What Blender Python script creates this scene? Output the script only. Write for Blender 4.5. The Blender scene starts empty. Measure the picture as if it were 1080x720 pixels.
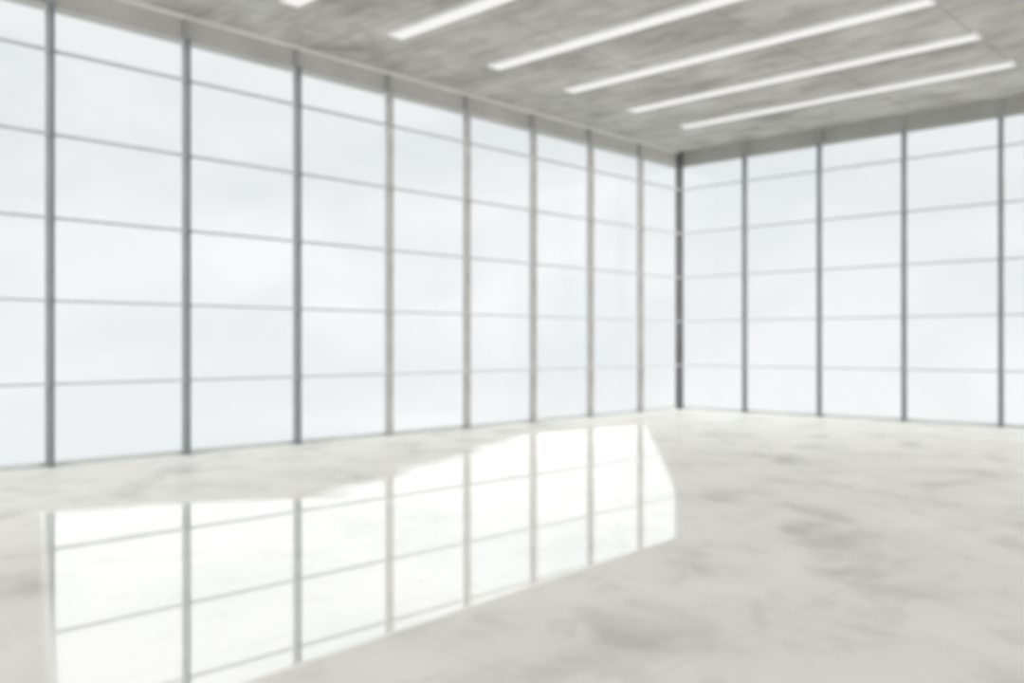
import bpy, bmesh, math
from mathutils import Vector
C = bpy.context.scene.collection
sc = bpy.context.scene
sc.view_settings.view_transform = 'Standard'
sc.view_settings.look = 'None'

# ---------------------------------------------------------------- node helpers
def new_mat(name):
    m = bpy.data.materials.new(name); m.use_nodes = True
    nt = m.node_tree; nt.nodes.clear()
    out = nt.nodes.new('ShaderNodeOutputMaterial')
    return m, nt, out
def nd(nt, t, **kw):
    n = nt.nodes.new(t)
    for k, v in kw.items(): setattr(n, k, v)
    return n
def mth(nt, op, a, b=None, clamp=False):
    n = nt.nodes.new('ShaderNodeMath'); n.operation = op; n.use_clamp = clamp
    for i, v in enumerate((a, b)):
        if v is None: continue
        if isinstance(v, (int, float)): n.inputs[i].default_value = v
        else: nt.links.new(v, n.inputs[i])
    return n.outputs[0]
def ramp(nt, fac, stops):
    r = nt.nodes.new('ShaderNodeValToRGB')
    e = r.color_ramp.elements
    while len(e) < len(stops): e.new(0.5)
    for i, (p, c) in enumerate(stops):
        e[i].position = p; e[i].color = (*c, 1)
    nt.links.new(fac, r.inputs[0]); return r.outputs[0]
def noise(nt, vec, scale, detail=4, rough=.5, dist=0, stretch=(1,1,1), rot=0):
    mp = nt.nodes.new('ShaderNodeMapping'); mp.inputs['Scale'].default_value = stretch
    mp.inputs['Rotation'].default_value = (0, 0, rot)
    nt.links.new(vec, mp.inputs['Vector'])
    n = nt.nodes.new('ShaderNodeTexNoise')
    n.inputs['Scale'].default_value = scale; n.inputs['Detail'].default_value = detail
    n.inputs['Roughness'].default_value = rough; n.inputs['Distortion'].default_value = dist
    nt.links.new(mp.outputs[0], n.inputs['Vector']); return n.outputs['Fac']
def mixc(nt, fac, a, b, mode='MIX'):
    n = nt.nodes.new('ShaderNodeMix'); n.data_type = 'RGBA'; n.blend_type = mode
    for idx, v in ((0, fac), (6, a), (7, b)):
        if isinstance(v, (int, float)): n.inputs[idx].default_value = v
        elif isinstance(v, tuple): n.inputs[idx].default_value = (*v, 1)
        else: nt.links.new(v, n.inputs[idx])
    return n.outputs[2]
def joint(nt, coord, period, width, off=0.0):
    a = mth(nt, 'ADD', coord, 1000*period + off)
    a = mth(nt, 'MODULO', a, period)
    a = mth(nt, 'SUBTRACT', a, period/2)
    a = mth(nt, 'ABSOLUTE', a)
    return mth(nt, 'LESS_THAN', a, width/2)

# ---------------------------------------------------------------- materials
def simple(name, col, rough=.5, metal=0.0, var=.06, scale=3):
    m, nt, out = new_mat(name)
    p = nd(nt, 'ShaderNodeBsdfPrincipled')
    tc = nd(nt, 'ShaderNodeTexCoord')
    f = noise(nt, tc.outputs['Object'], scale)
    c = ramp(nt, f, [(.3, tuple(v*(1-var) for v in col)), (.7, tuple(min(1, v*(1+var)) for v in col))])
    nt.links.new(c, p.inputs['Base Color'])
    p.inputs['Roughness'].default_value = rough; p.inputs['Metallic'].default_value = metal
    nt.links.new(p.outputs[0], out.inputs[0]); return m
M_mull = simple('mullion_aluminium', (.23, .25, .27), .5)
M_mull_lit = simple('mullion_aluminium_lit', (.45, .44, .42), .5, 0, .22, 1.6)  # same mullion metal, sun wash and haze put into the colour
M_flange = simple('mullion_outer_flange', (.62, .63, .63), .5)
M_cap = simple('mullion_head_cover', (.38, .38, .37), .6)
M_trans = simple('transom_aluminium', (.60, .62, .64), .5)
M_trans_lit = simple('transom_aluminium_lit', (.68, .69, .69), .5)  # transom copy with the same light wash in its colour
M_column = simple('column_dark_steel', (.12, .12, .125), .5, 0, .3, 1)
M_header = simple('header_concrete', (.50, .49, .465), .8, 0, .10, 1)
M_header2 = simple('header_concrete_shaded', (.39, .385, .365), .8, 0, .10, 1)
M_strip = simple('pale_trim', (.76, .75, .72), .6)
M_curb = simple('window_curb', (.68, .69, .68), .6)
M_house = simple('light_housing', (.8, .8, .78), .5)

m, nt, out = new_mat('lamp_diffuser'); M_diff = m
e = nd(nt, 'ShaderNodeEmission'); e.inputs[0].default_value = (1, .995, .97, 1); e.inputs[1].default_value = .95
nt.links.new(e.outputs[0], out.inputs[0])

m, nt, out = new_mat('window_glass'); M_glass = m
tr = nd(nt, 'ShaderNodeBsdfTransparent'); tr.inputs[0].default_value = (.985, .988, .988, 1)
gl = nd(nt, 'ShaderNodeBsdfGlossy'); gl.inputs['Roughness'].default_value = .12
mx = nd(nt, 'ShaderNodeMixShader'); mx.inputs[0].default_value = .012
nt.links.new(tr.outputs[0], mx.inputs[1]); nt.links.new(gl.outputs[0], mx.inputs[2]); nt.links.new(mx.outputs[0], out.inputs[0])

# ceiling: cast concrete with board joints parallel to the lamps
m, nt, out = new_mat('ceiling_concrete'); M_ceil = m
g = nd(nt, 'ShaderNodeNewGeometry'); pos = g.outputs['Position']
sp = nd(nt, 'ShaderNodeSeparateXYZ'); nt.links.new(pos, sp.inputs[0])
n1 = noise(nt, pos, .6, 6, .6, .3, (.8, 1.2, 1))
n2 = noise(nt, pos, 2.2, 5, .6, .1, (.6, 1.2, 1))
c1 = ramp(nt, n1, [(.34, (.42, .41, .382)), (.5, (.55, .538, .508)), (.66, (.65, .637, .605))])
c2 = ramp(nt, n2, [(.36, (.70, .69, .67)), (.55, (1, 1, 1))])
c = mixc(nt, .75, c1, c2, 'MULTIPLY')
j = mth(nt, 'MAXIMUM', joint(nt, sp.outputs[1], 1.0, .045, .35), joint(nt, sp.outputs[0], 2.4, .05, .3))
c = mixc(nt, mth(nt, 'MULTIPLY', j, .45), c, (.28, .27, .25))
p = nd(nt, 'ShaderNodeBsdfPrincipled'); p.inputs['Roughness'].default_value = .85
nt.links.new(c, p.inputs['Base Color']); nt.links.new(p.outputs[0], out.inputs[0])

# floor: pale marbled screed with one polished zone
m, nt, out = new_mat('floor_marbled_screed'); M_floor = m
g = nd(nt, 'ShaderNodeNewGeometry'); pos = g.outputs['Position']
sp = nd(nt, 'ShaderNodeSeparateXYZ'); nt.links.new(pos, sp.inputs[0])
X, Y = sp.outputs[0], sp.outputs[1]
# grain of the screed runs diagonally across the room towards the corner
gu = mth(nt, 'ADD', mth(nt, 'MULTIPLY', X, -.688), mth(nt, 'MULTIPLY', Y, .7255))
gv = mth(nt, 'ADD', mth(nt, 'MULTIPLY', X, .7255), mth(nt, 'MULTIPLY', Y, .688))
cx = nd(nt, 'ShaderNodeCombineXYZ'); nt.links.new(gu, cx.inputs[0]); nt.links.new(gv, cx.inputs[1])
gp = cx.outputs[0]
n1 = noise(nt, gp, 1.0, 4, .55, .25, (.8, 1, 1))
n2 = noise(nt, gp, 2.4, 3, .55, .3, (.8, 1, 1))
n3 = noise(nt, gp, .3, 3, .5, .3)
v1 = ramp(nt, n1, [(.31, (.60, .595, .575)), (.46, (.795, .79, .755)), (.7, (.85, .845, .805))])
v2 = ramp(nt, n2, [(.32, (.86, .86, .85)), (.46, (1, 1, 1))])
v3 = ramp(nt, n3, [(.38, (.95, .95, .94)), (.6, (1, 1, 1))])
c = mixc(nt, .8, v1, v2, 'MULTIPLY'); c = mixc(nt, 1.0, c, v3, 'MULTIPLY')
j = mth(nt, 'MAXIMUM', joint(nt, X, 1.83, .03), joint(nt, Y, 1.88, .03, .16))
c = mixc(nt, mth(nt, 'MULTIPLY', j, .12), c, (.5, .5, .47))
wob = mth(nt, 'MULTIPLY', mth(nt, 'SUBTRACT', noise(nt, pos, .9, 3), .5), 1.0)
def convex(pts, soft):
    res = None
    for i in range(len(pts)):
        (x0, y0), (x1, y1) = pts[i], pts[(i+1) % len(pts)]
        L = math.hypot(x1-x0, y1-y0); nx, ny = -(y1-y0)/L, (x1-x0)/L
        d = mth(nt, 'ADD', mth(nt, 'MULTIPLY', X, nx), mth(nt, 'MULTIPLY', Y, ny))
        d = mth(nt, 'SUBTRACT', d, nx*x0 + ny*y0)
        s = soft[i]
        if s > .3: d = mth(nt, 'ADD', d, mth(nt, 'MULTIPLY', wob, .8))
        d = mth(nt, 'MULTIPLY', d, 1/s, clamp=False)
        d = mth(nt, 'ADD', d, .5, clamp=True)
        res = d if res is None else mth(nt, 'MINIMUM', res, d)
    return res
A, B, Cc, F, G, H, I, J = (3.37,-16.13), (8.08,-17.72), (8.74,-17.5), (8.38,-12.90), (7.14,-11.00), (1.94,-4.23), (1.58,-7.24), (4.48,-13.71)
m1 = convex([A, B, Cc, F, J], [.08, .08, .08, 5e-3, .45])
m2 = convex([J, F, G, H, I], [5e-3, .08, .12, .3, .4])
mask = mth(nt, 'MAXIMUM', m1, m2)
dcol = mixc(nt, mth(nt, 'MULTIPLY', mask, .3), c, (.80, .79, .765))
dif = nd(nt, 'ShaderNodeBsdfDiffuse'); nt.links.new(mixc(nt, mth(nt, 'MULTIPLY', mask, .54), dcol, (0, 0, 0)), dif.inputs[0])
glo = nd(nt, 'ShaderNodeBsdfGlossy')
lw = nd(nt, 'ShaderNodeFresnel'); lw.inputs[0].default_value = 1.45
weak = mth(nt, 'MULTIPLY', lw.outputs[0], .34)
amt = mth(nt, 'ADD', weak, mth(nt, 'MULTIPLY', mask, .72))
cb = nd(nt, 'ShaderNodeCombineColor')
for i in range(3): nt.links.new(mth(nt, 'MULTIPLY', amt, (1, .985, .95)[i]), cb.inputs[i])
nt.links.new(cb.outputs[0], glo.inputs[0])
r = mth(nt, 'SUBTRACT', .34, mth(nt, 'MULTIPLY', mask, .32), clamp=True); nt.links.new(r, glo.inputs['Roughness'])
ad = nd(nt, 'ShaderNodeAddShader'); nt.links.new(dif.outputs[0], ad.inputs[0]); nt.links.new(glo.outputs[0], ad.inputs[1])
nt.links.new(ad.outputs[0], out.inputs[0])

# ---------------------------------------------------------------- mesh helpers
def box(bm, x0, x1, y0, y1, z0, z1):
    vs = [bm.verts.new(p) for p in ((x0,y0,z0),(x1,y0,z0),(x1,y1,z0),(x0,y1,z0),(x0,y0,z1),(x1,y0,z1),(x1,y1,z1),(x0,y1,z1))]
    for f in ((0,3,2,1),(4,5,6,7),(0,1,5,4),(1,2,6,5),(2,3,7,6),(3,0,4,7)): bm.faces.new([vs[i] for i in f])
def obj(name, boxes, mat, parent=None, bevel=0.0):
    bm = bmesh.new()
    for b in boxes: box(bm, *b)
    me = bpy.data.meshes.new(name); bm.to_mesh(me); bm.free()
    me.materials.append(mat)
    o = bpy.data.objects.new(name, me); C.objects.link(o)
    if parent: o.parent = parent
    if bevel:
        md = o.modifiers.new('bevel', 'BEVEL'); md.width = bevel; md.segments = 2
    return o
def tag(o, label, cat, group=None, kind=None):
    o['label'] = label; o['category'] = cat
    if group: o['group'] = group
    if kind: o['kind'] = kind
    return o

HG, HC = 6.05, 6.38           # glass top, ceiling
ROWS = (1.08, 2.17, 3.25, 4.34, 5.43)
XMAX, YMIN = 19.0, -25.0
tag(obj('floor', [(-.3, XMAX, YMIN, .3, -.2, 0)], M_floor), 'pale marbled glossy floor reflecting the tall windows', 'floor', kind='structure')
tag(obj('ceiling', [(-.3, XMAX, YMIN, .3, HC, HC+.25)], M_ceil), 'grey concrete ceiling with rows of long lights', 'ceiling', kind='structure')

# ---------------------------------------------------------------- windows
ORD = ['first','second','third','fourth','fifth','sixth','seventh','eighth','ninth','tenth','eleventh','twelfth']
ny = [-0.06] + [-1.69 - 1.880*k for k in range(0, 12)]
nx = [0.06] + [1.81 + 1.835*k for k in range(0, 9)]
win_n = 0
def window(side, a, b, pale=False):
    """a: edge nearer to the corner, b: far edge (distances along the wall); local frame: u along wall away from corner, v into the room"""
    global win_n
    win_n += 1
    w = bpy.data.objects.new('window_%d' % win_n, None); C.objects.link(w)
    L = b - a
    if side == 'left': w.location = (0, -a, 0); w.rotation_euler = (0, 0, -math.pi/2)
    else: w.location = (a, 0, 0); w.rotation_euler = (0, 0, 0)
    sgn = 1 if side == 'left' else -1      # into the room in local y
    def lb(u0, u1, v0, v1, z0, z1):
        v = sorted((v0*sgn, v1*sgn)); return (u0, u1, v[0], v[1], z0, z1)
    obj('glass', [lb(.0, L, -.012, .0, .06, HG)], M_glass, w)
    mu = obj('mullion', [lb(L-.028, L+.028, .0, .10, .0, HG)], M_mull_lit if pale else M_mull, w, .006)
    obj('outer_flange', [lb(L-.05, L+.05, -.06, -.0125, .0, HG)], M_flange, mu)
    obj('head_cover', [lb(L-.03, L+.03, -.04, .03, HG+.002, HC-.06)], M_cap, mu)
    for z in ROWS:
        obj('transom', [lb(0.036, L-.036, .0005, .09, z-.016, z+.016)], M_trans_lit if pale else M_trans, w, .004)
    return w
for i in range(1, 11):
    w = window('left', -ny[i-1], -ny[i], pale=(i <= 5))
    where = 'beside the dark corner column' if i == 1 else ORD[i-1] + ' from the dark corner column'
    tag(w, 'tall gridded window bay of left glass wall, ' + where, 'window', kind='structure')
for i in range(1, 7):
    w = window('right', nx[i-1], nx[i])
    where = 'beside the dark corner column' if i == 1 else ORD[i-1] + ' from the dark corner column'
    tag(w, 'tall gridded window bay of right glass wall, ' + where, 'window', kind='structure')
YL, XR = ny[10], nx[6]
# corner column, header beams, curbs and pale ceiling trim
tag(obj('corner_column', [(-.075, .075, -.075, .075, 0, HC)], M_column, None, .01), 'dark steel column where the two glass walls meet', 'column', kind='structure')
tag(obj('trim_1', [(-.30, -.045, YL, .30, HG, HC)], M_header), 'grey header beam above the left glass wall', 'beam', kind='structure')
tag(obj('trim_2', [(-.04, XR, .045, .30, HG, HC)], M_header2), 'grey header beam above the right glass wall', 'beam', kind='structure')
tag(obj('trim_3', [(-.04, .05, YL, -.08, HC-.045, HC)], M_strip), 'thin pale ceiling edge strip along the left glass wall', 'trim', kind='structure')
tag(obj('baseboard_left', [(-.10, -.013, YL, -.08, 0, .06)], M_curb), 'low pale curb under the left glass wall', 'curb', kind='structure')
tag(obj('baseboard_right', [(.08, XR, .013, .10, 0, .06)], M_curb), 'low pale curb under the right glass wall', 'curb', kind='structure')

# ---------------------------------------------------------------- ceiling lights
LY = [-2.36, -4.26, -6.24, -8.24, -10.4, -12.28]
LLAB = ['nearest the corner column, farthest of the row', 'second from the corner column', 'third from the corner column',
        'fourth from the corner column', 'fifth from the corner column, cut by the top edge', 'only a tip visible at the top left']
for y, lab in zip(LY, LLAB):
    t = bpy.data.objects.new('linear_ceiling_light', None); C.objects.link(t); t.location = (1.64, y, HC)
    L, W = 6.5, .27
    tag(t, 'long white linear ceiling light, ' + lab, 'light', 'linear lights under the concrete ceiling')
    obj('housing', [(0, L, -W/2-.025, -W/2, -.06, 0), (0, L, W/2, W/2+.025, -.06, 0), (-.025, 0, -W/2-.025, W/2+.025, -.06, 0), (L, L+.025, -W/2-.025, W/2+.025, -.06, 0)], M_house, t)
    obj('diffuser', [(0, L, -W/2, W/2, -.05, -.001)], M_diff, t)

# ---------------------------------------------------------------- world: pale cloudy sky, brightened behind the camera as added fill
w = bpy.data.worlds.new('World'); sc.world = w; w.use_nodes = True
nt = w.node_tree; nt.nodes.clear()
tc = nd(nt, 'ShaderNodeTexCoord')
f = noise(nt, tc.outputs['Generated'], 4.0, 5, .5, .3, (1, 1, 2.0))
cl = ramp(nt, f, [(.42, (.79, .835, .86)), (.58, (.965, .975, .98))])
s = nd(nt, 'ShaderNodeSeparateXYZ'); nt.links.new(tc.outputs['Generated'], s.inputs[0])
gz = ramp(nt, mth(nt, 'ADD', mth(nt, 'MULTIPLY', s.outputs[2], 1.0), .5), [(.42, (.955, .97, .985)), (.52, (.91, .93, .945)), (.70, (.85, .875, .895))])
cc = mixc(nt, .45, gz, cl)
back = mth(nt, 'ADD', mth(nt, 'MULTIPLY', s.outputs[0], .688), mth(nt, 'MULTIPLY', s.outputs[1], -.7255))
mr = nd(nt, 'ShaderNodeMapRange'); mr.interpolation_type = 'SMOOTHSTEP'
mr.inputs[1].default_value = -.2; mr.inputs[2].default_value = .8; mr.inputs[3].default_value = 1.0; mr.inputs[4].default_value = 1.8
nt.links.new(back, mr.inputs[0])
bg = nd(nt, 'ShaderNodeBackground'); nt.links.new(cc, bg.inputs[0]); nt.links.new(mr.outputs[0], bg.inputs[1])
o = nd(nt, 'ShaderNodeOutputWorld'); nt.links.new(bg.outputs[0], o.inputs[0])

# two added soft suns, fill light for the floor through both glass walls
for nm, dv, en in (('fill_sun_right', (-.66, -.62, -.42), 1.5), ('fill_sun_left', (.66, .55, -.42), 1.4)):
    ld = bpy.data.lights.new(nm, 'SUN'); ld.energy = en; ld.angle = math.radians(50); ld.color = (1, .985, .95)
    lo = bpy.data.objects.new(nm, ld); C.objects.link(lo)
    lo.rotation_euler = Vector(dv).to_track_quat('-Z', 'Y').to_euler(); lo.location = (-dv[0]*20, -dv[1]*20, 12)

# ---------------------------------------------------------------- camera
cd = bpy.data.cameras.new('camera'); co = bpy.data.objects.new('camera', cd); C.objects.link(co)
co.location = (12.59, -19.34, 1.6); co.rotation_euler = (math.pi/2, 0, math.atan2(.688, .7255))
cd.sensor_width = 36; cd.lens = 32.03; cd.shift_y = 3/1080; cd.clip_end = 500
cd.dof.use_dof = True; cd.dof.focus_distance = .9; cd.dof.aperture_fstop = 5.0
sc.camera = co
